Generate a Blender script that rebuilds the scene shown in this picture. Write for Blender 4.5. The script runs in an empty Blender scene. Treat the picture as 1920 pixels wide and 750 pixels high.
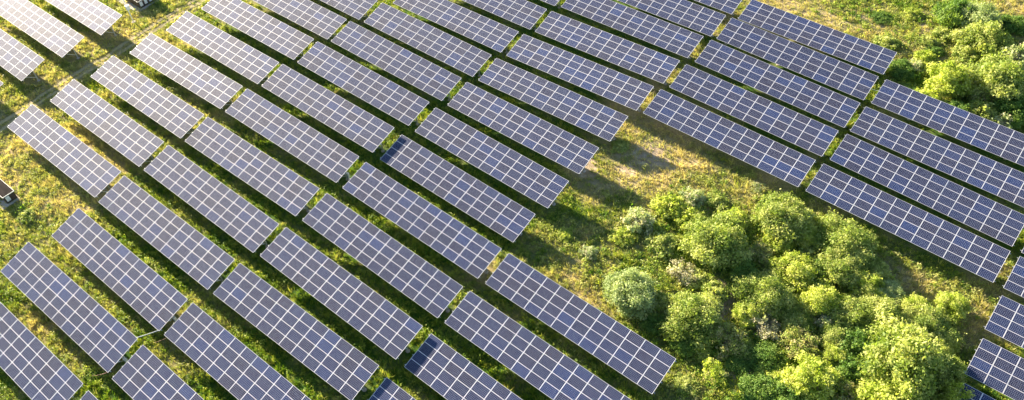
import bpy, math, random
import numpy as np
from mathutils import Matrix, Vector

S = bpy.context.scene
COL = S.collection

# ------------------------------------------------------------------ camera, sky, sun, exposure
cd = bpy.data.cameras.new("camera")
cd.sensor_width = 36.0
cd.lens = 28.476
cd.clip_start = 0.5
cd.clip_end = 4000
cam = bpy.data.objects.new("camera", cd)
CAM = Vector((117.4036, 1.5939, 68.5232))
cam.location = CAM
cam.rotation_euler = (0.7216, 0.0379, 0.6725)
COL.objects.link(cam)
S.camera = cam

TO_SUN = Vector((-0.944, 0.147, 0.277)).normalized()
SUN_EL = math.asin(TO_SUN.z)
SUN_AZ = math.atan2(TO_SUN.x, TO_SUN.y)
w = bpy.data.worlds.new("World")
S.world = w
w.use_nodes = True
wn = w.node_tree
sky = wn.nodes.new("ShaderNodeTexSky")
sky.sky_type = 'NISHITA'
sky.sun_disc = False
sky.sun_elevation = SUN_EL
sky.sun_rotation = SUN_AZ % (2 * math.pi)
sky.air_density = 1.0
sky.dust_density = 0.4
wn.links.new(sky.outputs[0], wn.nodes["Background"].inputs[0])
wn.nodes["Background"].inputs[1].default_value = 0.055

sd = bpy.data.lights.new("sun", 'SUN')
sd.energy = 5.0
sd.angle = math.radians(0.8)
sd.color = (1.0, 0.85, 0.64)
sun = bpy.data.objects.new("sun", sd)
sun.rotation_euler = (-TO_SUN).to_track_quat('-Z', 'Y').to_euler()
sun.location = (0, 0, 100)
COL.objects.link(sun)

S.view_settings.view_transform = 'Standard'
S.view_settings.look = 'None'
S.view_settings.exposure = 2.45
S.view_settings.gamma = 1.0

TABLES = [  # row, place in row, x, y, z of the centre, yaw, fall along the row, tilt, ground offset
    (0, 2, 51.411, 2.103, 1.937, 0.002, -0.0029, 0.2764, -0.181), (0, 3, 72.338, 2.049, 1.855, 0.0027, -0.0054, 0.2649, -0.263),
    (1, 2, 51.349, 8.082, 1.948, 0.0047, -0.002, 0.2865, -0.17), (1, 3, 72.246, 8.01, 1.905, 0.0007, -0.0079, 0.2528, -0.214),
    (2, 2, 51.286, 13.983, 1.843, -0.0038, -0.0054, 0.2693, -0.275), (2, 3, 72.137, 13.98, 1.903, 0.0019, -0.0098, 0.2559, -0.215),
    (3, 0, 4.147, 20.064, 1.977, -0.0033, 0.0144, 0.2518, -0.141), (3, 1, 30.636, 20.13, 2.051, -0.0063, 0.0152, 0.238, -0.067),
    (3, 2, 51.309, 19.953, 2.066, -0.0001, -0.0016, 0.2625, -0.052), (3, 3, 71.959, 20.162, 1.808, 0.0139, -0.0122, 0.2579, -0.31),
    (3, 4, 92.988, 20.008, 1.018, -0.0013, -0.0149, 0.252, -1.1), (4, 0, 4.057, 25.916, 1.942, -0.0004, 0.0144, 0.269, -0.176),
    (4, 1, 30.598, 26.037, 2.096, -0.0044, 0.0166, 0.2492, -0.022), (4, 2, 51.323, 25.969, 2.098, -0.0048, -0.0075, 0.2552, -0.02),
    (4, 3, 72.372, 25.922, 2.12, -0.0068, -0.0172, 0.2443, 0.002), (4, 4, 93.214, 25.864, 1.268, -0.0081, -0.016, 0.2447, -0.85),
    (5, 0, 4.084, 31.877, 1.967, -0.0028, 0.0155, 0.2566, -0.151), (5, 1, 30.517, 31.932, 2.035, -0.0047, 0.014, 0.2525, -0.083),
    (5, 2, 51.182, 31.943, 2.185, 0.0057, 0.0009, 0.2726, 0.067), (5, 3, 72.455, 31.79, 2.231, -0.0097, -0.0273, 0.2559, 0.113),
    (5, 4, 93.311, 31.603, 1.89, -0.0062, -0.0177, 0.2518, -0.228), (6, 0, 3.993, 37.882, 1.929, -0.0006, 0.0154, 0.2591, -0.189),
    (6, 1, 30.365, 38.034, 2.086, 0.0006, 0.0266, 0.2433, -0.032), (6, 2, 51.21, 38.078, 2.341, 0.0027, -0.006, 0.2597, 0.223),
    (6, 3, 72.534, 37.769, 2.233, -0.0048, -0.0285, 0.2463, 0.115), (6, 4, 93.379, 37.693, 1.71, -0.0069, -0.0165, 0.259, -0.408),
    (7, 1, 30.421, 43.96, 2.135, -0.0028, 0.0178, 0.2417, 0.017), (7, 2, 51.217, 43.901, 2.434, 0.0033, -0.0052, 0.2562, 0.316),
    (7, 3, 72.221, 43.918, 1.647, -0.0043, -0.0216, 0.2503, -0.471), (8, 1, 30.462, 49.987, 2.19, -0.0014, 0.0132, 0.2431, 0.072),
    (8, 2, 51.392, 49.803, 2.357, 0.005, -0.0123, 0.2491, 0.239), (8, 3, 72.546, 49.594, 2.041, -0.0041, -0.0102, 0.2572, -0.077),
    (8, 6, 134.788, 50.648, 1.88, 0.005, -0.013, 0.2545, -0.238), (9, 1, 30.59, 55.796, 2.013, 0.0009, 0.0047, 0.2512, -0.105),
    (9, 2, 51.532, 55.628, 2.223, 0.0048, -0.0112, 0.2481, 0.105), (9, 3, 72.427, 55.59, 2.089, -0.0006, 0.0098, 0.2633, -0.029),
    (9, 6, 134.651, 56.48, 1.689, 0.0082, -0.0118, 0.2499, -0.429), (10, 1, 30.701, 61.636, 1.851, -0.0016, 0.0022, 0.2518, -0.267),
    (10, 2, 51.464, 61.687, 1.82, -0.0033, 0.0041, 0.2548, -0.298), (10, 3, 72.27, 61.788, 1.982, 0.014, 0.0241, 0.2606, -0.136),
    (10, 6, 134.53, 62.398, 1.638, 0.0096, -0.0133, 0.2584, -0.48), (11, 2, 51.318, 67.575, 1.679, -0.0021, 0.0208, 0.2441, -0.439),
    (11, 3, 72.051, 67.767, 2.153, 0.015, 0.0386, 0.2705, 0.035), (11, 4, 92.803, 68.178, 2.292, 0.0052, -0.0126, 0.2619, 0.174),
    (11, 5, 113.592, 68.333, 1.845, 0.0003, -0.02, 0.2762, -0.273), (11, 6, 134.451, 68.316, 1.534, 0.0089, -0.014, 0.2616, -0.585),
    (12, 2, 51.397, 73.678, 1.746, 0.0026, 0.0154, 0.2604, -0.372), (12, 3, 72.033, 73.943, 2.146, 0.0098, 0.0366, 0.2654, 0.028),
    (12, 4, 92.865, 74.098, 2.252, 0.006, -0.014, 0.2631, 0.134), (12, 5, 113.702, 74.318, 1.707, -0.0042, -0.0285, 0.2692, -0.411),
    (12, 6, 134.535, 74.065, 1.334, 0.0057, -0.0127, 0.266, -0.784), (13, 2, 51.059, 79.751, 1.868, 0.0044, 0.0192, 0.2574, -0.25),
    (13, 3, 71.777, 80.272, 2.129, 0.0125, 0.011, 0.2546, 0.011), (13, 4, 92.897, 80.261, 2.11, 0.0064, -0.0219, 0.2707, -0.008),
    (13, 5, 113.562, 80.283, 1.652, 0.004, -0.0174, 0.2541, -0.466), (14, 3, 71.857, 86.123, 2.021, 0.0147, 0.0062, 0.2606, -0.097),
    (14, 4, 92.754, 86.146, 2.052, 0.0144, -0.0239, 0.2601, -0.066), (14, 5, 113.627, 86.256, 1.789, 0.0118, -0.018, 0.2574, -0.329),
    (15, 3, 71.707, 92.077, 2.023, 0.0131, -0.0002, 0.2529, -0.095), (15, 4, 92.745, 92.116, 1.794, 0.023, -0.0112, 0.225, -0.324),
]
# photo x, photo y, crown radius in px, kind, relative height, label
PLANTS = [
 (1345,448,56,'round',1.0,"large bright round tree at the upper left of the clearing thicket"),
 (1468,402,46,'round',1.0,"round light tree topmost in the thicket, under the dark table row"),
 (1514,436,24,'yellow',.9,"small bright yellow-green tree just right of the topmost round tree"),
 (1592,447,48,'round',.95,"round tree at the thicket's upper right, nearest the tan grass strip"),
 (1578,497,40,'round',1.0,"dense tree directly below the round tree of the upper right thicket"),
 (1490,503,38,'yellow',.9,"yellow-green tree in the thicket's middle above a dark hollow"),
 (1437,543,44,'round',1.0,"broad light tree in the thicket's centre with brown twigs below it"),
 (1537,552,36,'yellow',1.0,"upright bright tree right of the centre tree of the thicket"),
 (1186,538,50,'grey',.95,"grey-green willow-like tree standing alone on the clearing's left side"),
 (1303,583,50,'round',1.0,"large light tree right of the lone grey-green tree"),
 (1362,628,38,'thin',1.0,"sparse tree touching the lower right of the large light tree"),
 (1438,606,28,'dry',1.2,"brown half-dead shrub below the centre tree of the thicket"),
 (1527,707,42,'yellow',1.05,"bright yellow-green tree at the bottom of the thicket"),
 (1336,692,27,'sapling',1.1,"thin sapling with bare forked trunk near the bottom of the clearing"),
 (1705,668,66,'round',1.5,"largest tree of all, at the thicket's lower right"),
 (1742,603,40,'round',.9,"tree directly above the largest tree of the thicket's lower right"),
 (1786,566,26,'yellow',.9,"small bright green tree beside the tan strip near the right tables"),
 (1655,583,42,'round',.95,"tree left of the small trees, above the largest tree's left half"),
 (1604,588,38,'round',.95,"tree right of the upright bright tree, above a dark hollow"),
 (1690,742,54,'yellow',1.1,"yellow-green tree cut by the bottom edge below the largest tree"),
 (1797,742,26,'yellow',1.6,"small tree cut by the bottom edge beside the lowest right table"),
 (1500,640,38,'thin',1.0,"sparse tree between the centre tree and the bright bottom tree"),
 (1625,530,30,'yellow',.9,"small light tree between the dense tree and the tan strip"),
 (1672,545,26,'grey',.8,"small pale grey-green tree at the tan strip's lower side"),
 (1714,572,26,'yellow',.85,"small yellow tree between the pale tree and the tan strip's end"),
 (1615,640,40,'dark',1.1,"dark green shrub left of the largest tree"),
 (1570,628,32,'round',.8,"medium green tree above and right of the bright bottom tree"),
 (1590,690,34,'dark',1.1,"dark shrub squeezed between the bottom bright tree and the largest tree"),
 (1598,737,34,'thin',.9,"sparse tree at the bottom edge left of the cut yellow tree"),
 (1480,735,38,'dark',1.0,"dark shrub at the bottom edge left of the bright bottom tree"),
 (1425,725,36,'dark',.8,"low dark shrub at the bottom edge, left of its darker neighbour"),
 (1440,665,32,'dark',.8,"dark shrub in the lower middle, below the brown half-dead shrub"),
 (1395,505,30,'dark',.9,"dark shrub in the hollow right of the large upper left tree"),
 (1425,470,28,'thin',.8,"thin tree between the upper left tree and the topmost tree"),
 (1540,505,26,'dark',1.1,"dark shrub in the hollow left of the dense upper right tree"),
 (1200,408,30,'pale',.9,"pale feathery shrub at the edge of a table shadow, clearing's left"),
 (1257,385,28,'shrub',1.0,"bright green shrub just under the tan grass, upper left clearing"),
 (1300,370,24,'pale',.8,"pale low shrub on the tan grass right of the bright shrub"),
 (1290,405,26,'shrub',.9,"green shrub left of the large upper left tree's top"),
 (1240,450,30,'shrub',.8,"broad low shrub between the lone willow-like tree and upper tan grass"),
 (1283,505,28,'dry',1.1,"brownish twiggy shrub above the large light tree"),
 (1310,520,24,'shrub',.9,"green shrub between the brownish shrub and the upper left tree"),
 (1380,410,24,'shrub',.9,"low green shrub right of the large tree's top"),
 (1520,475,22,'shrub',.9,"small shrub below the small bright yellow-green tree"),
 (1170,440,22,'shrub',.7,"small low shrub left of the broad low shrub, in the open"),
 (1105,470,18,'pale',.6,"small pale tuft shrub in a table shadow, clearing's far left"),
 (1060,437,16,'shrub',.6,"tiny round green shrub near the table corner, far left of clearing"),
 (1245,560,22,'shrub',.9,"small shrub at the edge of the willow-like tree's shadow"),
 (1280,640,26,'dark',.8,"dark shrub at the table corner below the large light tree"),
 (1230,600,24,'dark',.8,"dark shrub in the willow-like tree's shadow beside the long table"),
 (1318,648,18,'shrub',.7,"small shrub above the thin forked sapling"),
 (1288,715,22,'shrub',.6,"low shrub right of the long table's lower corner"),
 (1388,680,22,'dark',.6,"low dark shrub right of the thin forked sapling"),
 (1162,275,17,'shrub',.6,"lone bright green tussock in the tan grass beside two table ends"),
 (1460,450,26,'shrub',1.0,"green shrub directly below the topmost round tree"),
 (1555,600,22,'pale',1.0,"small pale shrub amid the thicket's dark middle"),
 (1660,625,28,'yellow',.9,"bright tree touching the top of the largest tree"),
 (1765,640,26,'yellow',.8,"bright tree on the right flank of the largest tree"),
 (1772,690,32,'round',1.5,"medium tree on the right flank of the largest tree, near a table"),
 # upper right
 (1853,66,35,'round',1.0,"light round tree at the upper right, standing apart"),
 (1840,28,32,'grey',.9,"grey-green tree directly above the light round tree, upper right"),
 (1796,16,30,'dark',1.2,"dark green bush touching the top edge at the upper right"),
 (1785,142,34,'yellow',.9,"yellow-green tree left of the widest tree on the right edge"),
 (1882,142,46,'round',.9,"widest tree of the upper right, near the right edge"),
 (1908,102,24,'pale',1.4,"whitish shrub at the right edge on the widest tree's shoulder"),
 (1665,74,22,'shrub',.8,"small shrub just above the upper dark table's end"),
 (1690,125,26,'dark',.7,"low dark shrub right of the uppermost dark table's corner"),
 (1742,72,16,'shrub',.7,"small round shrub on the tan ground, left of the light tree"),
 (1737,105,20,'shrub',.7,"low shrub below the small round shrub on the tan ground"),
 (1770,58,16,'shrub',.8,"small yellowish shrub left of the light round tree"),
 (1800,205,26,'dark',.8,"dark shrub below the yellow-green tree, by the long dark table"),
 (1845,205,28,'shrub',.9,"green shrub along the long dark table's upper side"),
 (1880,222,20,'pale',.9,"pale dry-tipped shrub above the rightmost long table"),
 (1910,195,34,'dark',.9,"dark green shrub at the right edge above the long table"),
 (1740,180,24,'shrub',.8,"shrub below the yellow-green tree beside the long table's start"),
 (1705,165,20,'dark',.7,"small dark shrub next to the gap between the upper dark tables"),
 (1232,425,16,'shrub',.8,"small round shrub between the pale feathery shrub and upper left tree"),
 (1345,375,22,'shrub',.8,"light shrub on the tan grass above the large upper left tree"),
 (1420,350,14,'pale',.6,"tiny pale shrub on the tan strip under the dark table row"),
 (1405,585,26,'yellow',.9,"small tree wedged between the centre tree and the bare soil gap"),
 (1480,570,28,'round',.9,"mid green tree between the centre tree and the upright bright tree"),
 (1570,570,24,'yellow',1.0,"small bright tree just right of the upright bright tree"),
 (1640,500,24,'round',.9,"small tree at the thicket rim below the upper right round tree"),
 (1500,600,26,'round',.9,"green tree below the upright bright tree, left of the dark hollow"),
 (1640,560,24,'yellow',.9,"small yellow-green tree above the tree row left of the largest tree"),
 (1460,505,22,'round',.9,"small tree left of the yellow-green tree in the thicket's middle"),
 (1400,545,24,'thin',1.0,"wispy tree just left of the centre tree"),
 (1340,545,26,'shrub',1.1,"green shrub above the large light tree's right shoulder"),
 (1565,665,24,'yellow',.9,"small bright tree up and right of the bottom bright tree"),
 (1395,650,22,'shrub',1.0,"small green shrub between the sparse tree and lower dark shrubs"),
 (1462,705,22,'shrub',1.0,"light green shrub above the bottom-edge dark shrubs"),
 (1705,612,28,'round',1.0,"tree between the largest tree's top and the small yellow tree"),
 (1722,118,16,'pale',.8,"small pale shrub on the slope left of the yellow-green tree"),
 (1655,28,18,'dark',.5,"low dark green shrub near the top edge beyond the tan track"),
 (1712,22,16,'shrub',.6,"low bright shrub near the top edge beside dark scrub"),
 (1755,92,15,'dark',.7,"small dark shrub between two small shrubs on the tan slope"),
 (1835,165,26,'thin',.9,"sparse tree between the yellow-green tree and the widest tree"),
 (47,402,15,'shrub',.8,"lone shrub beside the low brown cabin at the left edge"),
 (1905,45,24,'dark',.8,"dark shrub at the right edge right of the light tree"),
 (1815,95,22,'shrub',.8,"small shrub under the light round tree"),
]
GRASS_N = 300000
WEED_N = 120000
rng = np.random.default_rng(7)
random.seed(7)

# ------------------------------------------------------------------ helpers
def tag(o, label=None, cat=None, group=None, kind=None):
    if label: o["label"] = label
    if cat: o["category"] = cat
    if group: o["group"] = group
    if kind: o["kind"] = kind
    return o

def link(o, parent=None):
    COL.objects.link(o)
    if parent is not None: o.parent = parent
    return o

def empty(name, loc, rz=0.0):
    o = bpy.data.objects.new(name, None)
    o.location = loc
    o.rotation_euler = (0, 0, rz)
    o.empty_display_size = 0.3
    return link(o)

def mesh_np(name, V, F, mats, mi=None, attrs=None, smooth=False):
    """V (n,3); F list of arrays (faces of equal length per array)."""
    me = bpy.data.meshes.new(name)
    V = np.asarray(V, np.float32)
    if not isinstance(F, list): F = [F]
    F = [np.asarray(f, np.int32) for f in F if len(f)]
    loops = np.concatenate([f.ravel() for f in F])
    tot = np.concatenate([np.full(len(f), f.shape[1], np.int32) for f in F])
    st = np.concatenate([[0], np.cumsum(tot)[:-1]]).astype(np.int32)
    me.vertices.add(len(V)); me.vertices.foreach_set("co", V.ravel())
    me.loops.add(len(loops)); me.loops.foreach_set("vertex_index", loops)
    me.polygons.add(len(tot)); me.polygons.foreach_set("loop_start", st)
    try: me.polygons.foreach_set("loop_total", tot)
    except Exception: pass
    for m in mats: me.materials.append(m)
    if mi is not None: me.polygons.foreach_set("material_index", np.asarray(mi, np.int32))
    if attrs:
        for k, a in attrs.items():
            at = me.attributes.new(k, 'FLOAT', 'POINT')
            at.data.foreach_set("value", np.asarray(a, np.float32))
    me.update(calc_edges=True)
    me.validate()
    if smooth: me.polygons.foreach_set("use_smooth", np.ones(len(tot), bool))
    return me

class MB:
    def __init__(s): s.v = []; s.f = []; s.m = []
    def box(s, x0, x1, y0, y1, z0, z1, m=0):
        b = len(s.v)
        s.v += [(x0,y0,z0),(x1,y0,z0),(x1,y1,z0),(x0,y1,z0),(x0,y0,z1),(x1,y0,z1),(x1,y1,z1),(x0,y1,z1)]
        for q in ((0,3,2,1),(4,5,6,7),(0,1,5,4),(1,2,6,5),(2,3,7,6),(3,0,4,7)):
            s.f.append([b+i for i in q]); s.m.append(m)
        return s
    def tube(s, pts, radii, n=7, m=0, cap=True):
        pts = [Vector(p) for p in pts]
        if not hasattr(radii, '__len__'): radii = [radii]*len(pts)
        rings = []
        for i, p in enumerate(pts):
            d = (pts[min(i+1, len(pts)-1)] - pts[max(i-1, 0)]).normalized()
            a = d.cross(Vector((0.31, 0.2, 1)) if abs(d.z) < .9 else Vector((1, 0.1, 0))).normalized()
            b = d.cross(a)
            base = len(s.v)
            for k in range(n):
                t = 2*math.pi*k/n
                s.v.append(tuple(p + (a*math.cos(t) + b*math.sin(t))*radii[i]))
            rings.append(base)
        for r0, r1 in zip(rings[:-1], rings[1:]):
            for k in range(n):
                s.f.append([r0+k, r0+(k+1) % n, r1+(k+1) % n, r1+k]); s.m.append(m)
        if cap:
            s.f.append([rings[0]+k for k in reversed(range(n))]); s.m.append(m)
            s.f.append([rings[-1]+k for k in range(n)]); s.m.append(m)
        return s
    def mesh(s, name, mats, smooth=False):
        me = bpy.data.meshes.new(name)
        me.from_pydata(s.v, [], s.f)
        for m in mats: me.materials.append(m)
        me.polygons.foreach_set("material_index", s.m)
        if smooth: me.polygons.foreach_set("use_smooth", [True]*len(s.f))
        me.update()
        return me

def obj(name, me, parent=None, loc=None):
    o = bpy.data.objects.new(name, me)
    if loc is not None: o.location = loc
    return link(o, parent)

class NT:
    """tiny node helper"""
    def __init__(s, name):
        s.mat = bpy.data.materials.new(name); s.mat.use_nodes = True
        s.t = s.mat.node_tree; s.b = s.t.nodes["Principled BSDF"]; s.out = s.t.nodes["Material Output"]
    def n(s, typ, **kw):
        nd = s.t.nodes.new(typ)
        for k, v in kw.items(): setattr(nd, k, v)
        return nd
    def lk(s, a, b): s.t.links.new(a, b)
    def set(s, sock, v):
        if isinstance(v, bpy.types.NodeSocket): s.lk(v, sock)
        else: sock.default_value = v
    def math(s, op, a, b=None, c=None, clamp=False):
        nd = s.n("ShaderNodeMath", operation=op); nd.use_clamp = clamp
        s.set(nd.inputs[0], a)
        if b is not None: s.set(nd.inputs[1], b)
        if c is not None: s.set(nd.inputs[2], c)
        return nd.outputs[0]
    def mix(s, f, a, b, typ='MIX'):
        nd = s.n("ShaderNodeMix", data_type='RGBA', blend_type=typ)
        s.set(nd.inputs[0], f); s.set(nd.inputs[6], a); s.set(nd.inputs[7], b)
        return nd.outputs[2]
    def noise(s, scale, detail=3, vec=None, rough=.55):
        nd = s.n("ShaderNodeTexNoise"); nd.inputs["Scale"].default_value = scale
        nd.inputs["Detail"].default_value = detail; nd.inputs["Roughness"].default_value = rough
        if vec is not None: s.lk(vec, nd.inputs["Vector"])
        return nd.outputs["Fac"]
    def ramp(s, f, stops):
        nd = s.n("ShaderNodeValToRGB"); s.set(nd.inputs[0], f)
        e = nd.color_ramp.elements
        e[0].position, e[0].color = stops[0][0], (*stops[0][1], 1)
        e[1].position, e[1].color = stops[-1][0], (*stops[-1][1], 1)
        for p, c in stops[1:-1]:
            x = e.new(p); x.color = (*c, 1)
        return nd.outputs[0]
    def pos(s): return s.n("ShaderNodeNewGeometry").outputs["Position"]
    def attr(s, name): return s.n("ShaderNodeAttribute", attribute_name=name).outputs["Fac"]

def simple(name, col, rough=.6, metal=0.0, var=.12, scale=6):
    m = NT(name)
    f = m.noise(scale, 4)
    a = [c*(1-var*1.6) for c in col]; b = [min(1, c*(1+var)) for c in col]
    m.lk(m.ramp(f, [(.3, a), (.7, b)]), m.b.inputs["Base Color"])
    m.b.inputs["Roughness"].default_value = rough
    m.b.inputs["Metallic"].default_value = metal
    if rough > .9: m.b.inputs["Specular IOR Level"].default_value = .05
    return m.mat

# ------------------------------------------------------------------ terrain height
def _tabends():
    P = []
    for r, g, x, y, z, yaw, sl, ti, dz in TABLES:
        for s in (-10, 0, 10): P.append((x+s, y, dz+sl*s))
    return np.array(P)
_TE = _tabends()
def _vnoise(x, y, s, seed):
    x = np.asarray(x, float)/s; y = np.asarray(y, float)/s
    xi = np.floor(x).astype(np.int64); yi = np.floor(y).astype(np.int64)
    fx = x-xi; fy = y-yi; fx = fx*fx*(3-2*fx); fy = fy*fy*(3-2*fy)
    def h(a, b):
        v = (a*374761393 + b*668265263 + seed*974634777) & 0xffffffff
        v = ((v ^ (v >> 13))*1274126177) & 0xffffffff
        return ((v ^ (v >> 16)) & 0xffff)/65535.0
    return (h(xi,yi)*(1-fx)+h(xi+1,yi)*fx)*(1-fy)+(h(xi,yi+1)*(1-fx)+h(xi+1,yi+1)*fx)*fy
def gz(x, y):
    x = np.atleast_1d(np.asarray(x, float)); y = np.atleast_1d(np.asarray(y, float))
    out = np.empty_like(x); 
    for i in range(0, len(x), 20000):
        dx = x[i:i+20000, None]-_TE[None, :, 0]; dy = y[i:i+20000, None]-_TE[None, :, 1]
        wgt = np.exp(-(dx*dx+dy*dy)/(2*7.0**2))
        out[i:i+20000] = (wgt*_TE[None, :, 2]).sum(1)/(wgt.sum(1)+.25)
    out += (_vnoise(x, y, 3.1, 1)-.5)*.12 + (_vnoise(x, y, 1.1, 2)-.5)*.08
    return out
def gz1(x, y): return float(gz([x], [y])[0])

_R = cam.rotation_euler.to_matrix()
FPX = 1518.74
def at(px, py, z=0.0):
    """point on the level z seen at photo pixel (px, py)"""
    d = _R @ Vector(((px-960)/FPX, -(py-375)/FPX, -1))
    return CAM + d*((z-CAM.z)/d.z)

# ------------------------------------------------------------------ zones of dry and green growth (world places)
def zone(lst):
    out = []
    for px, py, r, v in lst:
        q = at(px, py, 0); out.append((q.x, q.y, r, v))
    return out
ZONES = zone([
    # tan, dried-out grass of the clearing's upper edge
    (1200,235,4,1.0),(1260,270,5,1.0),(1190,300,5,1.0),(1110,320,3,.9),(1250,330,5,.95),(1330,320,4,.8),(1300,300,4,.9),(1370,345,3.4,.85),(1430,380,3.4,.8),(1410,350,3,.8),
    (1540,425,3,.7),(1650,510,3.2,.85),(1700,530,3,.85),(1740,560,3,.8),(1800,590,2.6,.95),(1830,570,2.6,.8),(1770,600,2,.8),
    (1060,540,2.6,.9),(1085,560,2.2,.9),(1120,580,1.6,.6),(1050,460,3,.6),(1015,510,2.4,.6),(1440,590,2,.7),(1130,430,3,.55),
    # top right track
    (1460,10,5,.95),(1520,30,5,.95),(1570,25,4,.9),(1620,40,5,.95),(1680,60,4,.9),(1740,75,4,.85),(1600,10,3,.5),(1900,20,5,.8),(1770,100,3,.7),
    (1180,190,1.5,.9),(1215,180,2,.9),(1260,140,1.8,.8),(1305,95,1.6,.8),(1350,40,2,.8),(1530,330,2,.7),(925,510,1.8,.8),(1880,520,2.2,.8),
    # left, half dry
    (40,330,6,.75),(90,330,6,.8),(120,360,6,.8),(30,280,5,.75),(70,430,4,.85),(90,470,3,.8),(150,210,3,.55),(60,180,3,.5),(250,70,5,.7),(210,80,4,.75),(300,20,4,.5),
    (160,100,4,.65),(90,160,4,.65),(20,190,4,.6),(180,560,4,.6),(110,640,4,.6),(20,560,3,.45),(330,640,3,.6),(450,60,3,.45),(420,380,3,.45),
    # lush; the spot by the left cabin is green painted in for a shade patch
    (1320,450,7,.15),(1500,470,6,.2),(1700,480,4,.3),(1400,700,9,.12),(1300,730,7,.15),(1650,700,8,.15),(1560,620,7,.15),(1650,20,5,.1),(1620,5,5,.1),(1700,200,5,.25),(1760,220,5,.25),
    (1180,450,4,.3),(1230,500,4,.35),(1130,470,3,.35),(1250,420,3,.3),(1170,400,2.5,.4),(1210,580,4,.25),(1040,430,3,.2),(1000,560,4,.2),(1380,280,3,.35),(1160,275,2,.05),(20,430,3.5,.1),(640,330,6,.15),(500,250,6,.3),
])
_Z = np.array(ZONES)
BARE = np.array(zone([(1225,295,1.5,.9),(1095,315,1.3,1),(1205,290,1.2,.7),(1170,310,2.0,.5),(1360,560,1.6,.8),(1345,545,1.3,.7),(1382,560,1.2,.7),
                      (1397,700,1.3,.6),(1440,610,1.0,.6),(1120,325,1.6,.5),(1640,40,2.0,.4),(1490,12,2.5,.4),(1560,30,2.0,.35),(1730,35,1.8,.4)]))
def dryness(x, y):
    x = np.atleast_1d(x); y = np.atleast_1d(y); out = np.empty(len(x))
    for i in range(0, len(x), 20000):
        xx = x[i:i+20000]; yy = y[i:i+20000]
        d2 = (xx[:, None]-_Z[None, :, 0])**2+(yy[:, None]-_Z[None, :, 1])**2
        wg = np.exp(-d2/(2*(_Z[None, :, 2]*.75)**2))
        base = np.where(xx < 40, .38, .10)
        out[i:i+20000] = ((wg*_Z[None, :, 3]).sum(1)+.3*base)/(wg.sum(1)+.3)
    out += (_vnoise(x, y, 2.3, 5)-.5)*.55 + (_vnoise(x, y, .8, 6)-.5)*.45 + (_vnoise(x, y, 7, 7)-.5)*.3
    return np.clip(out, 0, 1)
def bareness(x, y):
    x = np.atleast_1d(x); y = np.atleast_1d(y)
    d2 = (x[:, None]-BARE[None, :, 0])**2+(y[:, None]-BARE[None, :, 1])**2
    b = (np.exp(-d2/(2*BARE[None, :, 2]**2))*BARE[None, :, 3]).max(1)
    return np.clip(b*1.5 + (_vnoise(x, y, .9, 9)-.6)*.9*(b > .1), 0, 1)

# path between the first block of tables and the rest: centre line in world space
PATH = [at(px, py, 0) for px, py in ((-120,330),(-40,268),(0,237),(45,208),(80,182),(125,152),(170,124),(200,110),(235,84),(262,68),(300,44),(335,22),(372,2),(420,-30),(520,-95))]
PATH = [(q.x, q.y) for q in PATH]
def pathdist(x, y):
    x = np.atleast_1d(x); y = np.atleast_1d(y)
    d = np.full(len(x), 1e9); side = np.zeros(len(x))
    for (ax, ay), (bx, by) in zip(PATH[:-1], PATH[1:]):
        L = math.hypot(bx-ax, by-ay); ux, uy = (bx-ax)/L, (by-ay)/L
        t = np.clip((x-ax)*ux+(y-ay)*uy, 0, L)
        ex = x-(ax+ux*t); ey = y-(ay+uy*t)
        dd = np.hypot(ex, ey); s = ex*uy-ey*ux
        up = dd < d
        d = np.where(up, dd, d); side = np.where(up, s, side)
    return side

# ------------------------------------------------------------------ materials
def leafmat(name, c0, c1, c2, dry, trans=.45, rough=.55):
    """c0..c1 by random leaf, mixed to the dried colour by the 'dry' attribute"""
    m = NT(name)
    r = m.attr("rnd"); d = m.attr("dry")
    nz = m.noise(.55, 4, m.pos())
    f = m.math('ADD', m.math('MULTIPLY', r, .65), m.math('MULTIPLY', nz, .5), clamp=True)
    green = m.ramp(f, [(.2, c0), (.5, c1), (.85, c2)])
    dr = m.ramp(r, [(0, [c*.6 for c in dry]), (1, [c*1.25 for c in dry])])
    c = m.mix(d, green, dr)
    m.lk(c, m.b.inputs["Base Color"])
    m.b.inputs["Roughness"].default_value = rough
    m.b.inputs["Specular IOR Level"].default_value = .2
    tr = m.n("ShaderNodeBsdfTranslucent")
    tc = m.mix(1.0, c, (1.15, 1.2, .55, 1), 'MULTIPLY')
    m.lk(tc, tr.inputs[0])
    mx = m.n("ShaderNodeMixShader"); mx.inputs[0].default_value = trans
    m.lk(m.b.outputs[0], mx.inputs[1]); m.lk(tr.outputs[0], mx.inputs[2])
    m.lk(mx.outputs[0], m.out.inputs[0])
    return m.mat

M = {}
M['grass'] = leafmat("grass blades", (.035,.10,.012), (.14,.25,.02), (.42,.43,.065), (.64,.54,.27), .45)
M['weed'] = leafmat("weed leaves", (.035,.11,.014), (.16,.28,.03), (.47,.50,.10), (.62,.55,.28), .42)
M['leaf'] = leafmat("tree leaves", (.06,.12,.024), (.23,.31,.06), (.58,.59,.22), (.50,.42,.24), .42, .6)
M['leaf_yellow'] = leafmat("young tree leaves", (.11,.18,.022), (.32,.41,.05), (.62,.63,.20), (.50,.42,.24), .46, .6)
M['leaf_grey'] = leafmat("willow leaves", (.14,.20,.09), (.29,.37,.14), (.54,.60,.30), (.54,.48,.36), .35, .6)
M['leaf_dark'] = leafmat("dark shrub leaves", (.035,.08,.02), (.10,.20,.035), (.27,.37,.08), (.30,.27,.12), .38, .6)
M['bark'] = simple("bark", (.16,.12,.085), .85, 0, .3, 14)
M['steel'] = simple("galvanised steel", (.55,.57,.58), .42, .6, .1, 9)
M['alu'] = simple("anodised frame", (.56,.56,.60), .55, 0, .04, 3)
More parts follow.
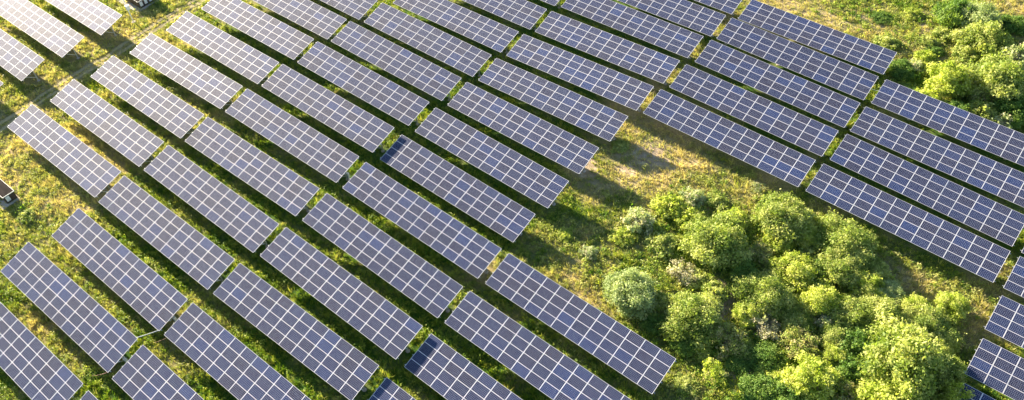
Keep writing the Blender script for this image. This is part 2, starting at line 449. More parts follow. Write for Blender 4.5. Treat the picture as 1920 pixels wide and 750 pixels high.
M['backsheet'] = simple("backsheet", (.7,.7,.7), .6, 0, .05, 5)
M['white'] = simple("white paint", (.78,.78,.76), .5, 0, .08, 8)
M['red_cable'] = simple("red sheathing", (.42,.16,.10), .5, 0, .1, 12)
M['brown'] = simple("brown sheet metal", (.06,.042,.036), .55, .1, .3, 7)
M['concrete'] = simple("pale concrete", (.46,.40,.36), .9, 0, .2, 4)
M['blue_box'] = simple("blue grey enclosure", (.30,.40,.55), .45, 0, .1, 6)
M['grey_roof'] = simple("dull brown roof sheet", (.03,.025,.024), 1.0, 0, .3, 3)

# ground: soil and thatch under the blades
def ground_mat():
    m = NT("meadow soil")
    p = m.pos(); d = m.attr("dry"); b = m.attr("bare")
    n1 = m.noise(1.3, 6, p, .65); n2 = m.noise(9, 5, p, .7); n3 = m.noise(.35, 3, p)
    green = m.ramp(n2, [(.3, (.018,.06,.008)), (.55, (.055,.13,.016)), (.75, (.14,.18,.035))])
    tan = m.ramp(n2, [(.3, (.17,.13,.06)), (.5, (.42,.33,.17)), (.72, (.60,.50,.30))])
    soil = m.ramp(n1, [(.3, (.24,.18,.11)), (.55, (.40,.32,.22)), (.75, (.58,.50,.38))])
    f = m.math('ADD', d, m.math('MULTIPLY', m.math('SUBTRACT', n1, .5), .7), clamp=True)
    c = m.mix(f, green, tan)
    c = m.mix(m.math('MULTIPLY', m.math('SUBTRACT', m.math('MULTIPLY', b, 1.25), n2), 3.0, clamp=True), c, soil)
    m.lk(c, m.b.inputs["Base Color"])
    m.b.inputs["Roughness"].default_value = .95
    m.b.inputs["Specular IOR Level"].default_value = .1
    bp = m.n("ShaderNodeBump"); bp.inputs["Strength"].default_value = 1; bp.inputs["Distance"].default_value = .2
    m.lk(n2, bp.inputs["Height"]); m.lk(bp.outputs[0], m.b.inputs["Normal"])
    return m.mat
M['ground'] = ground_mat()

def path_mat():
    m = NT("trodden earth")
    p = m.pos(); n1 = m.noise(1.1, 5, p, .65); n2 = m.noise(11, 5, p, .7)
    c = m.mix(n1, m.ramp(n2, [(.3, (.16,.14,.05)), (.7, (.42,.36,.17))]), m.ramp(n2, [(.3, (.26,.20,.09)), (.7, (.58,.47,.27))]))
    m.lk(c, m.b.inputs["Base Color"]); m.b.inputs["Roughness"].default_value = .95
    bp = m.n("ShaderNodeBump"); bp.inputs["Strength"].default_value = .6; bp.inputs["Distance"].default_value = .06
    m.lk(n2, bp.inputs["Height"]); m.lk(bp.outputs[0], m.b.inputs["Normal"])
    return m.mat
M['path'] = path_mat()

# photovoltaic glass: 10 x 6 polycrystalline cells, silver bus bars, white backing between the cells
CW = .1572
def cell_mat():
    m = NT("photovoltaic glass")
    tc = m.n("ShaderNodeTexCoord").outputs["Object"]
    sp = m.n("ShaderNodeSeparateXYZ"); m.lk(tc, sp.inputs[0])
    x = m.math('ADD', sp.outputs[0], 5*CW); y = m.math('ADD', sp.outputs[1], 3*CW)
    xs = m.math('DIVIDE', x, CW); ys = m.math('DIVIDE', y, CW)
    def edge(v): return m.math('SUBTRACT', .5, m.math('ABSOLUTE', m.math('SUBTRACT', m.math('FRACT', v), .5)))
    ex, ey = edge(xs), edge(ys)
    gap = m.math('MAXIMUM', m.math('LESS_THAN', ex, GAPX), m.math('LESS_THAN', ey, GAPY))
    dia = m.math('LESS_THAN', m.math('ADD', ex, ey), .13)
    gap = m.math('MAXIMUM', gap, dia)
    bus = m.math('LESS_THAN', edge(m.math('ADD', m.math('MULTIPLY', ys, 3), .5)), .022)
    out = m.math('MAXIMUM', m.math('GREATER_THAN', m.math('ABSOLUTE', sp.outputs[0]), 5*CW),
                 m.math('GREATER_THAN', m.math('ABSOLUTE', sp.outputs[1]), 3*CW))
    gap = m.math('MAXIMUM', gap, out)
    oi = m.n("ShaderNodeObjectInfo").outputs["Random"]
    cid = m.n("ShaderNodeCombineXYZ"); m.lk(m.math('FLOOR', xs), cid.inputs[0]); m.lk(m.math('FLOOR', ys), cid.inputs[1]); m.lk(m.math('MULTIPLY', oi, 97), cid.inputs[2])
    wn_ = m.n("ShaderNodeTexWhiteNoise", noise_dimensions='3D'); m.lk(cid.outputs[0], wn_.inputs["Vector"])
    panel = m.ramp(oi, [(0, (.004,.008,.034)), (.3, (.002,.013,.066)), (.5, (.009,.008,.026)), (.8, (.004,.010,.050)), (1, (.001,.020,.105))])
    cell = m.mix(m.math('MULTIPLY', wn_.outputs["Value"], .5), panel, (.008,.017,.060,1))
    # thin film of dust over everything
    dn = m.noise(.35, 4, m.pos(), .6)
    c = m.mix(m.math('MULTIPLY', bus, .7), cell, (.16,.19,.30,1))
    c = m.mix(gap, c, m.mix(out, (.40,.44,.56,1), (.60,.62,.66,1)))
    dust = m.math('MULTIPLY', m.math('MULTIPLY', m.math('ADD', dn, .4), m.math('ADD', m.math('MULTIPLY', m.math('FRACT', m.math('MULTIPLY', oi, 37.7)), 1.3), .35)), DUST)
    c = m.mix(dust, c, (.50,.43,.37,1))
    m.lk(c, m.b.inputs["Base Color"])
    m.b.inputs["Roughness"].default_value = .62
    m.b.inputs["Specular IOR Level"].default_value = .074
    m.b.inputs["Coat Weight"].default_value = .42
    m.b.inputs["Coat Roughness"].default_value = .06
    m.b.inputs["Coat IOR"].default_value = 1.45
    return m.mat
GAPX, GAPY, DUST = .013, .017, .007
M['glass'] = cell_mat()

# ------------------------------------------------------------------ the ground: one sheet to the horizon
def gridline(a, b, step, far):
    core = np.arange(a, b+1e-6, step)
    out = []
    d = step
    v = b
    while v < far: d *= 1.35; v += d; out.append(v)
    lo = []; d = step; v = a
    while v > -far: d *= 1.35; v -= d; lo.append(v)
    return np.concatenate([lo[::-1], core, out])
gx = gridline(-25, 150, .55, 2500); gy = gridline(-25, 150, .55, 2500)
X, Y = np.meshgrid(gx, gy); nx, ny = len(gx), len(gy)
xf, yf = X.ravel(), Y.ravel()
zf = gz(xf, yf)
idx = np.arange(nx*ny).reshape(ny, nx)
F = np.stack([idx[:-1, :-1], idx[:-1, 1:], idx[1:, 1:], idx[1:, :-1]], -1).reshape(-1, 4)
me = mesh_np("ground", np.stack([xf, yf, zf], 1), F, [M['ground']], attrs={"dry": dryness(xf, yf), "bare": bareness(xf, yf)}, smooth=True)
tag(obj("ground", me), kind="structure")

# trodden path: two uneven wheel tracks as one thin sheet
def build_path():
    V = []; F = []; pts = []
    for (ax, ay), (bx, by) in zip(PATH[:-1], PATH[1:]):
        L = math.hypot(bx-ax, by-ay); n = max(1, int(L/.4))
        for i in range(n): pts.append((ax+(bx-ax)*i/n, ay+(by-ay)*i/n))
    for off, wd, sd_ in ((-.62, .30, 3), (.55, .36, 8)):
        prev = None
        for i in range(len(pts)-1):
            (ax, ay), (bx, by) = pts[i], pts[i+1]
            L = math.hypot(bx-ax, by-ay) or 1; px_, py_ = (by-ay)/L, -(bx-ax)/L
            n1 = float(_vnoise([i*.4], [sd_*7], 1.3, sd_)[0]); n2 = float(_vnoise([i*.4], [sd_*7], .9, sd_+1)[0])
            n3 = float(_vnoise([i*.4], [sd_*5], 6, sd_+4)[0])-.5
            a = off + n3*.5 - wd*(.35+.95*n1); b = off + n3*.5 + wd*(.35+.95*n2)
            row = [(ax+px_*t, ay+py_*t) for t in (a, (2*a+b)/3, (a+2*b)/3, b)]
            base = len(V); V += row
            if prev is not None:
                for k in range(3): F.append((prev+k, base+k, base+k+1, prev+k+1))
            prev = base
    V = np.array(V); z = gz(V[:, 0], V[:, 1])+.03
    me = mesh_np("dirt_path", np.column_stack([V, z]), np.array(F), [M['path']], smooth=True)
    tag(obj("dirt_path", me), kind="structure")
build_path()

# ------------------------------------------------------------------ solar tables
PW, PH, PT = 1.650, .995, .038
STEPX, STEPY = 1.6608, 1.0075
FR = .023
def panel_mesh():
    b = MB(); hx, hy = PW/2, PH/2
    v = b.v
    for z, ix in ((-PT, 0), (0, 0), (0, FR), (-.005, FR)):
        v += [(-hx+ix, -hy+ix, z), (hx-ix, -hy+ix, z), (hx-ix, hy-ix, z), (-hx+ix, hy-ix, z)]
    for k in range(4):
        k2 = (k+1) % 4
        b.f.append([k, k2, 4+k2, 4+k]); b.m.append(0)
        b.f.append([4+k, 4+k2, 8+k2, 8+k]); b.m.append(0)
        b.f.append([8+k, 8+k2, 12+k2, 12+k]); b.m.append(0)
    b.f.append([12, 13, 14, 15]); b.m.append(1)
    b.f.append([3, 2, 1, 0]); b.m.append(2)
    return b.mesh("solar_panel", [M['alu'], M['glass'], M['backsheet']])
PANEL = panel_mesh()
PURLIN = MB().box(-10.12, 10.12, -.03, .03, -.07, 0).mesh("purlin", [M['steel']])
RAFTER = MB().box(-.035, .035, -1.85, 1.85, -.09, 0).mesh("rafter", [M['steel']])
POST = MB().box(-.06, .06, -.06, .06, 0, 1).mesh("post", [M['steel']])       # unit height, scaled to fit
BRACE = MB().box(-.03, .03, -.03, .03, 0, 1).mesh("brace", [M['steel']])
FOOT = MB().tube([(0,0,-.12),(0,0,.07)], .22, 12).mesh("footing", [M['concrete']])

ORD = ["first","second","third","fourth","fifth","sixth","seventh","eighth","ninth","tenth","eleventh","twelfth","thirteenth","fourteenth","fifteenth","sixteenth"]
LOOK = {0: "pale glare-washed", 1: "pale grey", 2: "light blue-grey", 3: "blue-grey", 4: "dark blue", 5: "dark blue", 6: "deep blue"}
SHADED = {(7,3), (4,4), (3,4)}
rows = {}
for t in TABLES: rows.setdefault(t[0], []).append(t[1])
def place(parent, name, me, o, e1, e2, e3, sc=(1,1,1)):
    ob = bpy.data.objects.new(name, me); COL.objects.link(ob); ob.parent = parent
    mt = Matrix((( e1[0], e2[0], e3[0], o[0]), (e1[1], e2[1], e3[1], o[1]), (e1[2], e2[2], e3[2], o[2]), (0, 0, 0, 1)))
    ob.matrix_basis = mt @ Matrix.Diagonal((*sc, 1))
    return ob
for (r, g, x, y, z, yaw, sl, ti, dz) in TABLES:
    g0 = gz1(x, y)
    root = empty("solar_table", (x, y, g0), yaw)
    nth = sorted(rows[r]).index(g)
    look = LOOK[g]
    if (r, g) in SHADED: look = "shadow-ended blue"
    tag(root, f"{look} solar table, {ORD[nth]} from upper left in {ORD[r]} row up from bottom left", "solar table", "solar tables standing in slanting rows")
    e1 = Vector((1, 0, sl)).normalized(); e2 = Vector((0, math.cos(ti), math.sin(ti)))
    e3 = e1.cross(e2).normalized(); e2 = e3.cross(e1)
    c = Vector((0, 0, z-g0))
    rr = random.Random(r*31+g)
    for i in range(12):
        for j in range(4):
            o = c + e1*((i-5.5)*STEPX) + e2*((j-1.5)*STEPY)
            q = Matrix.Rotation(rr.gauss(0, .0025), 3, 'X') @ Matrix.Rotation(rr.gauss(0, .0025), 3, 'Y')
            place(root, "solar_panel", PANEL, o + e3*rr.uniform(-.003, .003), q @ e1, q @ e2, q @ e3)
    for v in (-1.78, -.62, .62, 1.78):
        place(root, "purlin", PURLIN, c + e2*v - e3*(PT+.004), e1, e2, e3)
    cy, sy = math.cos(yaw), math.sin(yaw)
    for k in range(6):
        u = -9.3 + k*3.72
        o = c + e1*u - e3*(PT+.076)
        place(root, "rafter", RAFTER, o, e1, e2, e3)
        wx, wy = x+cy*u, y+sy*u
        gl = gz1(wx, wy)-g0
        top = o - e3*.09
        h = top.z-(gl-.15)+.03
        place(root, "post", POST, Vector((top.x, top.y, gl-.15)), Vector((1,0,0)), Vector((0,1,0)), Vector((0,0,1)), (1, 1, h))
        place(root, "footing", FOOT, Vector((top.x, top.y, gl)), Vector((1,0,0)), Vector((0,1,0)), Vector((0,0,1)))
        a = Vector((top.x, top.y-.03, gl+.55)); bnd = o - e2*1.45 - e3*.09
        d = bnd-a; L = d.length; d.normalize(); s1 = Vector((1,0,0)); s2 = d.cross(s1).normalized()
        place(root, "brace", BRACE, a, s1, s2, d, (1, 1, L))

# ------------------------------------------------------------------ ground cover
# where the tables cover the ground
def under_table(x, y):
    cov = np.zeros(len(x), bool)
    for (r, g, tx, ty, z, yaw, sl, ti, dz) in TABLES:
        cov |= (np.abs(x-tx) < 9.8) & (y > ty-1.3) & (y < ty+.9)
    return cov
QUAD = [at(-60, -40), at(1980, -60), at(2000, 800), at(-60, 810)]
def scatter(n, seed):
    """random points over the ground the photograph can see"""
    r = np.random.default_rng(seed)
    x0, x1 = min(q.x for q in QUAD)-4, max(q.x for q in QUAD)+4
    y0, y1 = min(q.y for q in QUAD)-4, max(q.y for q in QUAD)+4
    x = r.uniform(x0, x1, n); y = r.uniform(y0, y1, n)
    ok = np.ones(n, bool)
    for i in range(4):
        a, b = QUAD[i], QUAD[(i+1) % 4]
        cr = (b.x-a.x)*(y-a.y)-(b.y-a.y)*(x-a.x)
        ok &= cr/math.hypot(b.x-a.x, b.y-a.y) < 4.0
    return x[ok], y[ok], r

def blades(x, y, r, nb, hmin, hmax, wd, dry, spread):
    """tufts of triangular blades leaning outwards"""
    n = len(x)
    X = np.repeat(x, nb); Y = np.repeat(y, nb); D = np.repeat(dry, nb)
    hs = np.repeat(r.uniform(.55, 1.25, n), nb)
    m = n*nb
    a = r.uniform(0, 2*np.pi, m); ro = r.uniform(0, spread, m)
    bx = X+np.cos(a)*ro; by = Y+np.sin(a)*ro
    bz = np.repeat(gz(x, y), nb)-.03
    h = r.uniform(hmin, hmax, m)*hs; lean = r.uniform(.15, .95, m)*h
    a2 = a+r.normal(0, .7, m)
    wv = wd*r.uniform(.6, 1.4, m)
    sx, sy = -np.sin(a2)*wv, np.cos(a2)*wv
    V = np.empty((m, 3, 3))
    V[:, 0] = np.stack([bx-sx, by-sy, bz], 1); V[:, 1] = np.stack([bx+sx, by+sy, bz], 1)
    V[:, 2] = np.stack([bx+np.cos(a2)*lean, by+np.sin(a2)*lean, bz+h], 1)
    rnd = np.repeat(np.clip(np.repeat(r.uniform(0, 1, n), nb)*.6+r.uniform(0, .4, m), 0, 1), 3)
    return V.reshape(-1, 3), np.arange(m*3).reshape(-1, 3), rnd, np.repeat(D, 3)

x, y, r = scatter(GRASS_N, 11)
keep = ~under_table(x, y) | (r.uniform(0, 1, len(x)) < .12)
s = pathdist(x, y)
tr = (np.abs(np.abs(s-.0)-.6) < .38)
keep &= ~(tr & (r.uniform(0, 1, len(x)) < .8))
keep &= r.uniform(0, 1, len(x)) > bareness(x, y)*.62
x, y = x[keep], y[keep]
dr = np.clip(dryness(x, y)*1.25-.24+r.normal(0, .2, len(x)), 0, 1)
V, F, rnd, D = blades(x, y, r, 9, .12, .36, .034, dr, .18)
tag(obj("grass", mesh_np("grass", V, F, [M['grass']], attrs={"rnd": rnd, "dry": D})), kind="stuff",
    label="mixed green and straw-dry meadow grass growing between and under the solar tables", cat="grass")

# taller, paler tufts standing out of the sward
x, y, r = scatter(42000, 17)
keep = ~under_table(x, y) & (_vnoise(x, y, 1.9, 51) > .48) & (np.abs(pathdist(x, y)) > 1.0) & (bareness(x, y) < .25)
x, y = x[keep], y[keep]
dr = np.clip(dryness(x, y)*1.1-.02+r.normal(0, .2, len(x)), 0, 1)
V, F, rnd, D = blades(x, y, r, 16, .25, .70, .030, dr, .22)
tag(obj("tall_grass", mesh_np("tall_grass", V, F, [M['grass']], attrs={"rnd": rnd, "dry": D})), kind="stuff",
    label="taller pale grass tufts standing out of the meadow between the tables and in the clearing", cat="grass")

def leafquads(C, N, size, r, asp=.55):
    """rhombic leaves at centres C with normals N"""
    n = len(C)
    t = r.normal(0, 1, (n, 3)); t -= (t*N).sum(1)[:, None]*N; t /= np.linalg.norm(t, axis=1)[:, None]+1e-9
    b = np.cross(N, t)
    s = size*r.uniform(.6, 1.35, n)[:, None]
    V = np.stack([C-t*s, C-b*s*asp+N*s*.12, C+t*s, C+b*s*asp+N*s*.12], 1)
    return V.reshape(-1, 3), np.arange(n*4).reshape(-1, 4)

def unit(v): return v/(np.linalg.norm(v, axis=1)[:, None]+1e-9)

# leafy weeds: thousands of low clumps
x, y, r = scatter(WEED_N, 23)
dn = _vnoise(x, y, 2.6, 31)*.6+_vnoise(x, y, .9, 32)*.4
dry0 = dryness(x, y)
keep = (dn > .38+.22*(dry0 > .75)+.1*(dry0 > .55)) & (~under_table(x, y)) & (np.abs(pathdist(x, y)) > 1.1) & (bareness(x, y) < .3)
x, y, dry0 = x[keep], y[keep], dry0[keep]
n = len(x); NL = 26
rad = r.uniform(.14, .42, n)*(1+.5*(_vnoise(x, y, 6, 33) > .6)); z = gz(x, y)
ph = r.uniform(0, 2*np.pi, n*NL); cz = r.uniform(-.1, 1, n*NL); sr = np.sqrt(1-np.clip(cz, 0, 1)**2)
d = np.stack([np.cos(ph)*sr, np.sin(ph)*sr, cz], 1)
rr_ = np.repeat(rad, NL)*r.uniform(.35, 1.1, n*NL)
C = np.stack([np.repeat(x, NL), np.repeat(y, NL), np.repeat(z, NL)], 1)+d*rr_[:, None]*np.array([1, 1, 1.15])
N = unit(d+r.normal(0, .6, (n*NL, 3))+np.array([0, 0, .35]))
V, F = leafquads(C, N, .075, r, .6)
rn = np.clip(np.repeat(r.uniform(0, 1, n), NL)*.75+r.uniform(0, .3, n*NL), 0, 1)
dd = np.clip(np.repeat(dry0*.75-.12+r.normal(0, .12, n), NL), 0, 1)
tag(obj("weeds", mesh_np("weeds", V, F, [M['weed']], attrs={"rnd": np.repeat(rn, 4), "dry": np.repeat(dd, 4)})), kind="stuff",
    label="low leafy weeds in lumpy patches between the solar tables and round the clearing", cat="weeds")

# ------------------------------------------------------------------ trees and shrubs
def crown_proto(seed, R, H, base, lobes, leaves, size, mat, fill=.35, squash=.8, stems=4, spread=.9, dead=0.0, clump=.30):
    """returns (trunk mesh, crown mesh), real size: crown radius R, top height H"""
    r = np.random.default_rng(seed); rp = random.Random(seed)
    # lobes in an uneven flattened dome
    L = []; lob = [rp.uniform(.7, 1.12) for _ in range(7)]
    tries = 0
    while len(L) < lobes and tries < 3000:
        tries += 1
        a = rp.uniform(0, 2*math.pi); q = math.sqrt(rp.uniform(0, 1))*spread; fa = a/(2*math.pi)*7; ia = int(fa); q *= lob[ia % 7]*(1-fa+ia)+lob[(ia+1) % 7]*(fa-ia)
        top = H*(1-.55*q**1.8)*rp.uniform(.72, 1.0)
        lr = R*clump*rp.uniform(.5, 1.3)
        zc = rp.uniform(.35, 1)*(top-lr*squash) if rp.random() < .55 else top-lr*squash
        zc = max(base+lr*.5, zc)
        p = (math.cos(a)*q*(R-lr*.5)*rp.uniform(.85, 1.15), math.sin(a)*q*(R-lr*.5)*rp.uniform(.85, 1.15), zc)
        if all((p[0]-o[0])**2+(p[1]-o[1])**2+(p[2]-o[2])**2 > (.66*(lr+o[3]))**2 for o in L): L.append((*p, lr))
    L = np.array(L); wgt = L[:, 3]**2; wgt /= wgt.sum()
    # sub-clumps: each lobe carries many twig ends
    nt = max(60, leaves//16)
    k = r.choice(len(L), nt, p=wgt)
    d = unit(r.normal(0, 1, (nt, 3))+np.array([0, 0, .35])); rad = L[k, 3]*(1-fill*r.uniform(0, 1, nt)**2)*(r.uniform(.8, 1.2, nt)+.45*(r.uniform(0, 1, nt) < .17)*r.uniform(.4, 1, nt))
    T = L[k, :3]+d*rad[:, None]*np.array([1, 1, squash])
    keepT = T[:, 2] > .12
    T, d, k = T[keepT], d[keepT], k[keepT]; nt = len(T)
    j = r.choice(nt, leaves)
    ts = R*.045+.05
    C = T[j]+r.normal(0, ts, (leaves, 3))*np.array([1, 1, .8])
    N = unit(d[j]*.8+r.normal(0, .65, (leaves, 3))+np.array([0, 0, .45]))
    V, F = leafquads(C, N, size*np.exp(r.normal(0, .28, (leaves, 1))), r, .55)
    lobe_t = r.uniform(0, 1, len(L)); twig_t = r.uniform(0, 1, nt)
    rn = np.clip(lobe_t[k][j]*.35+twig_t[j]*.4+r.uniform(0, .3, leaves), 0, 1)
    dy = (r.uniform(0, 1, nt)[j] < dead).astype(float)*r.uniform(.5, 1, leaves)
    crown = mesh_np("crown", V, F, [mat], attrs={"rnd": np.repeat(rn, 4), "dry": np.repeat(dy, 4)})
    # trunk: several stems from the root, limbs to every lobe
    b = MB(); ends = []
    for sidx in range(stems):
        a = 2*math.pi*sidx/stems+rp.uniform(-.4, .4); q = R*.28*rp.uniform(.4, 1.1); hh = H*rp.uniform(.45, .62)
        p0 = Vector((math.cos(a)*.09*R*.3, math.sin(a)*.09*R*.3, -.15)); p3 = Vector((math.cos(a)*q, math.sin(a)*q, hh))
        m1 = p0.lerp(p3, .4)+Vector((rp.uniform(-.1, .1), rp.uniform(-.1, .1), .1*H)); 
        r0 = .035*H*rp.uniform(.7, 1.1)
        b.tube([p0, m1, p3], [r0, r0*.7, r0*.42], 7); ends.append((p0, m1, p3, r0))
    for l in L:
        t = Vector(l[:3]); e = min(ends, key=lambda e: (e[2]-t).length); s0 = e[1].lerp(e[2], rp.uniform(.2, .95))
        mid = s0.lerp(t, .55)+Vector((rp.uniform(-.1, .1), rp.uniform(-.1, .1), .08*H))
        b.tube([s0, mid, t], [e[3]*.42, e[3]*.26, e[3]*.1], 5)
        for _ in range(3):
            dv = Vector((rp.gauss(0, 1), rp.gauss(0, 1), rp.gauss(.5, .7))).normalized()*l[3]*.85
            b.tube([mid.lerp(t, .7), t+dv*.5, t+dv], [e[3]*.16, e[3]*.09, .006], 4)
    trunk = b.mesh("trunk", [M['bark']], True)
    return trunk, crown

PROTO = {
    'round':  [crown_proto(101, 3.0, 3.2, .5, 30, 21000, .088, M['leaf'], spread=.95),
               crown_proto(102, 3.0, 3.4, .5, 34, 21000, .088, M['leaf'], spread=1.0, clump=.26),
               crown_proto(103, 3.0, 3.0, .4, 26, 19000, .09, M['leaf'], spread=.9, clump=.33)],
    'yellow': [crown_proto(111, 2.2, 3.0, .4, 20, 12500, .085, M['leaf_yellow'], clump=.34),
               crown_proto(112, 2.2, 2.7, .4, 24, 12500, .082, M['leaf_yellow'], clump=.28)],
    'grey':   [crown_proto(121, 2.8, 3.2, .4, 30, 19000, .075, M['leaf_grey'], clump=.25, fill=.6)],
    'dark':   [crown_proto(131, 2.6, 2.4, .2, 26, 13000, .09, M['leaf_dark'], clump=.30),
               crown_proto(132, 2.6, 2.0, .2, 30, 13000, .085, M['leaf_dark'], clump=.26)],
    'thin':   [crown_proto(141, 2.6, 2.4, .3, 26, 4600, .09, M['leaf'], clump=.26, fill=.8, dead=.35)],
    'shrub':  [crown_proto(151, 1.5, 1.4, .1, 16, 4200, .09, M['leaf_yellow'], clump=.34),
               crown_proto(152, 1.5, 1.2, .1, 18, 4200, .09, M['leaf'], clump=.30)],
    'pale':   [crown_proto(161, 1.6, 1.7, .15, 18, 4800, .08, M['leaf_grey'], clump=.30, fill=.6, dead=.3)],
    'dry':    [crown_proto(171, 1.5, 1.2, .1, 16, 2600, .07, M['leaf_grey'], clump=.30, fill=.7, dead=.9)],
    'sapling':[crown_proto(181, 1.5, 2.9, 1.4, 9, 1300, .09, M['leaf_yellow'], clump=.34, stems=2, spread=.8, dead=.15)],
}
PR = {'round': (3.0, 3.2), 'yellow': (2.2, 2.9), 'grey': (2.8, 3.2), 'dark': (2.6, 2.2), 'thin': (2.6, 2.4), 'shrub': (1.5, 1.3), 'pale': (1.6, 1.7), 'dry': (1.5, 1.2), 'sapling': (1.5, 2.9)}
NAME = {'round': 'tree', 'yellow': 'tree', 'grey': 'willow_tree', 'dark': 'shrub', 'thin': 'tree', 'shrub': 'shrub', 'pale': 'shrub', 'dry': 'shrub', 'sapling': 'sapling'}
CAT = {'tree': 'tree', 'willow_tree': 'tree', 'shrub': 'shrub', 'sapling': 'sapling'}
cnt = 0
for px, py, rpx, kind, hs, label in PLANTS:
    R0, H0 = PR[kind]
    # crown centre seen at (px, py); metres per pixel at that distance
    q = at(px, py, 0); dist = (CAM-q).length
    Rm = rpx*dist/FPX*1.07
    if px > 1730 and py < 240: hs *= 1.25
    H = H0*(Rm/R0)*hs
    q = at(px, py, H*.5)
    tr_, cr_ = PROTO[kind][cnt % len(PROTO[kind])]
    rz = (cnt*2.399) % (2*math.pi); cnt += 1
    nm = NAME[kind]
    root = empty(nm, (q.x, q.y, gz1(q.x, q.y)-.02), rz)
    root.scale = (Rm/R0, Rm/R0, Rm/R0*hs)
    tag(root, label, CAT[nm], "trees and shrubs in the overgrown clearing" if py > 240 or px < 1500 else "trees and shrubs at the upper right edge")
    obj("trunk", tr_, root); obj("crown", cr_, root)

# undergrowth: waist-high leafy tangle filling the thicket and the upper right edge
UG = np.array(zone([(1345,460,6,1),(1470,420,5,1),(1590,470,5,1),(1490,520,6,1),(1437,560,6,1),(1540,560,6,1),(1190,550,3.5,.8),(1303,590,6,.9),(1380,640,6,1),(1527,700,6,1),(1700,670,6,1),
    (1740,600,4,1),(1655,590,5,1),(1604,600,5,1),(1620,690,6,1),(1460,680,6,1),(1400,740,5,1),(1330,740,4,.7),(1250,450,4,.6),(1210,480,4,.55),(1160,430,3,.4),(1290,400,4,.6),(1290,660,4,.8),(1250,520,4,.6),(1390,440,5,.9),(1300,520,5,.8),(45,405,2,.8),(1130,500,2.5,.4),
    (1800,150,6,1),(1880,140,7,1),(1850,60,4,.8),(1800,20,5,.9),(1880,200,5,1),(1760,190,4,.9),(1700,120,4,.7),(1660,15,7,.9),(1610,0,6,.7),(1720,70,4,.7),(1740,120,4,.8),(1700,160,4,.8),(1640,90,3,.6),(1760,30,5,.8),(1690,60,3,.4),(1905,60,4,.5)]))
SAP = at(1342, 712)
x, y, r = scatter(60000, 41)
pr = (np.exp(-((x[:, None]-UG[None, :, 0])**2+(y[:, None]-UG[None, :, 1])**2)/(2*(UG[None, :, 2]*.6)**2))*UG[None, :, 3]).max(1)
keep = (r.uniform(0, 1, len(x)) < pr*.8) & (_vnoise(x, y, 1.7, 43) > .33) & ~under_table(x, y) & (np.hypot(x-SAP.x, y-SAP.y) > 2.0)
x, y = x[keep], y[keep]; n = len(x); NL = 46
rad = r.uniform(.25, .62, n); z = gz(x, y)
ph = r.uniform(0, 2*np.pi, n*NL); cz = r.uniform(-.1, 1, n*NL); sr = np.sqrt(1-np.clip(cz, 0, 1)**2)
d = np.stack([np.cos(ph)*sr, np.sin(ph)*sr, cz], 1)
C = np.stack([np.repeat(x, NL), np.repeat(y, NL), np.repeat(z, NL)], 1)+d*(np.repeat(rad, NL)*r.uniform(.3, 1.15, n*NL))[:, None]*np.array([1, 1, 1.35])
N = unit(d+r.normal(0, .6, (n*NL, 3))+np.array([0, 0, .35]))
V, F = leafquads(C, N, .085*np.exp(r.normal(0, .3, (n*NL, 1))), r, .6)
rn = np.clip(np.repeat(r.uniform(0, 1, n), NL)*.7+r.uniform(0, .35, n*NL), 0, 1)
dd = np.clip(np.repeat((r.uniform(0, 1, n) < .1)*r.uniform(.4, 1, n), NL), 0, 1)
tag(obj("undergrowth", mesh_np("undergrowth", V, F, [M['weed']], attrs={"rnd": np.repeat(rn, 4), "dry": np.repeat(dd, 4)})), kind="stuff",
    label="waist-high leafy tangle filling the ground between the trees and shrubs", cat="undergrowth")

# ------------------------------------------------------------------ small installations
def cable(px0, py0, z0, px1, py1, z1, rad, mat, label, sag=.15):
    a = at(px0, py0, z0); b = at(px1, py1, z1)
    c = (a+b)/2
    pts = []
    for i in range(13):
        t = i/12; q = a.lerp(b, t); q.z -= sag*4*t*(1-t); pts.append(q-c)
    o = obj("cable", MB().tube(pts, rad, 6).mesh("cable", [mat], True), None, c)
    tag(o, label, "cable", "cables strung across the lanes between rows")
cable(255,633,2.6,298,619,1.62,.036,M['white'],"thick white cable crossing the lane between two light tables near the bottom left",.05)
cable(288,643,1.3,311,634,1.5,.014,M['red_cable'],"thin reddish cable just right of the thick white cable near the bottom left",.05)
cable(172,705,1.6,202,698,1.6,.014,M['red_cable'],"thin reddish cable in the lane below the thick white cable, lower left",.1)
cable(1631,166,1.7,1648,170,1.7,.02,M['white'],"thin pale cable in the gap between dark tables near the upper right shrubs",.05)

# combiner boxes under the table ends
def combiner(px, py, label, rz=0):
    q = at(px, py, .75); g0 = gz1(q.x, q.y)
    root = empty("combiner_box", (q.x, q.y, g0), rz)
    tag(root, label, "electrical box", "electrical boxes on posts in the gaps between tables")
    obj("post", MB().box(-.32, -.27, -.03, .03, -.1, 1.15).box(.27, .32, -.03, .03, -.1, 1.15).mesh("post", [M['steel']]), root)
    obj("cabinet", MB().box(-.38, .38, -.24, -.034, .42, 1.08).mesh("cabinet", [M['white']]), root)
    obj("door", MB().box(-.34, .34, -.27, -.243, .46, 1.04).mesh("door", [M['blue_box']]), root)
    obj("lid", MB().box(-.42, .42, -.30, -.03, 1.083, 1.12).mesh("lid", [M['white']]), root)
combiner(235, 670, "white electrical box in the gap near the thick white cable, lower left")
combiner(327, 593, "electrical box in the gap above and right of the thick white cable")
combiner(652, 327, "blue and white electrical box in a gap near the middle of the photo")

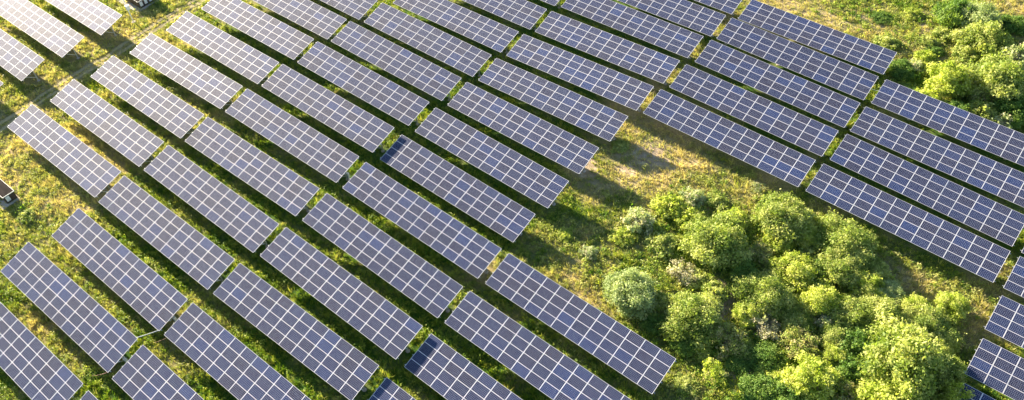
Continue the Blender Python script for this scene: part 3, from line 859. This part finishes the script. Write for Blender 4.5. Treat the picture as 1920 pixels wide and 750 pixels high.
# inverter cabins cut by the left and top edges
def cabin(px, py, ht, label, lx, ly, grilles, sy=1):
    q = at(px, py, ht)                       # nearest upper corner (+x side)
    cy_ = q.y-sy*ly/2; g0 = gz1(q.x-lx/2, cy_)
    root = empty("inverter_cabin", (q.x-lx/2, cy_, g0))
    tag(root, label, "cabin", "low inverter cabins")
    hx, hy = lx/2, ly/2; h = ht-g0
    obj("base_slab", MB().box(-hx-.25, hx+.35, -hy-.9, hy+.1, -.2, .16).mesh("base_slab", [M['concrete']]), root)
    obj("wall", MB().box(-hx, hx, -hy, hy, .163, h-.09).mesh("wall", [M['brown']]), root)
    rf = obj("roof", MB().box(-hx-.06, hx+.06, -hy-.06, hy+.06, h-.087, h-.03).mesh("roof", [M['grey_roof']]), root)
    t = MB()
    t.box(-hx-.08, hx+.08, -hy-.09, -hy-.063, h-.09, h-.02); t.box(-hx-.08, hx+.08, hy+.063, hy+.09, h-.09, h-.02)
    t.box(hx+.063, hx+.085, -hy-.06, hy+.06, h-.10, h-.003)
    obj("trim", t.mesh("trim", [M['white']]), rf)
    for k in range(grilles):
        gy = -hy+.35+k*(ly-.7)/max(1, grilles-1)
        f = obj("grille", MB().box(hx+.002, hx+.04, gy-.22, gy+.22, h*.32, h*.82).mesh("grille", [M['white']]), root)
        s = MB()
        for z_ in range(5): s.box(hx+.043, hx+.06, gy-.17, gy+.17, h*.37+z_*h*.085, h*.37+z_*h*.085+.03)
        obj("slat", s.mesh("slat", [M['steel']]), f)
    for k in range(3):
        gx_ = -hx+.8+k*(lx-1.6)/2
        obj("panel_door", MB().box(gx_-.55, gx_+.55, -hy-.035, -hy-.002, .25, h-.16).mesh("panel_door", [M['brown']]), root)
cabin(24, 357.5, 1.2, "low brown flat-roofed cabin with white roof edge, cut by the left frame edge", 5.0, 1.25, 1)
cabin(258, 3, 1.25, "low brown cabin with a row of white grilles, cut by the top edge", 4.5, 3.0, 4, -1)

# the tall white mast at the top left
q = at(250, 40, 0); g0 = gz1(q.x, q.y)
root = empty("camera_mast", (q.x, q.y, g0))
tag(root, "tall slim white mast with a small box, beside the top left path", "mast")
b = MB(); b.tube([(0,0,-.2),(0,0,.5),(0,0,4.6)], [.08,.065,.045], 10)
obj("pole", b.mesh("pole", [M['white']], True), root)
bx_ = obj("equipment_box", MB().box(.06,.42,-.22,.22,2.3,2.95).mesh("equipment_box", [M['white']]), root)
obj("lid", MB().box(.04,.46,-.26,.26,2.953,3.0).mesh("lid", [M['white']]), bx_)
obj("base_plate", MB().tube([(0,0,-.1),(0,0,.12)], .3, 14).mesh("base_plate", [M['concrete']]), root)
b = MB(); b.tube([(0,0,4.5),(.5,-.3,4.6)], .03, 7).box(.42,.66,-.38,-.24,4.46,4.59)
obj("camera", b.mesh("camera", [M['white']]), root)
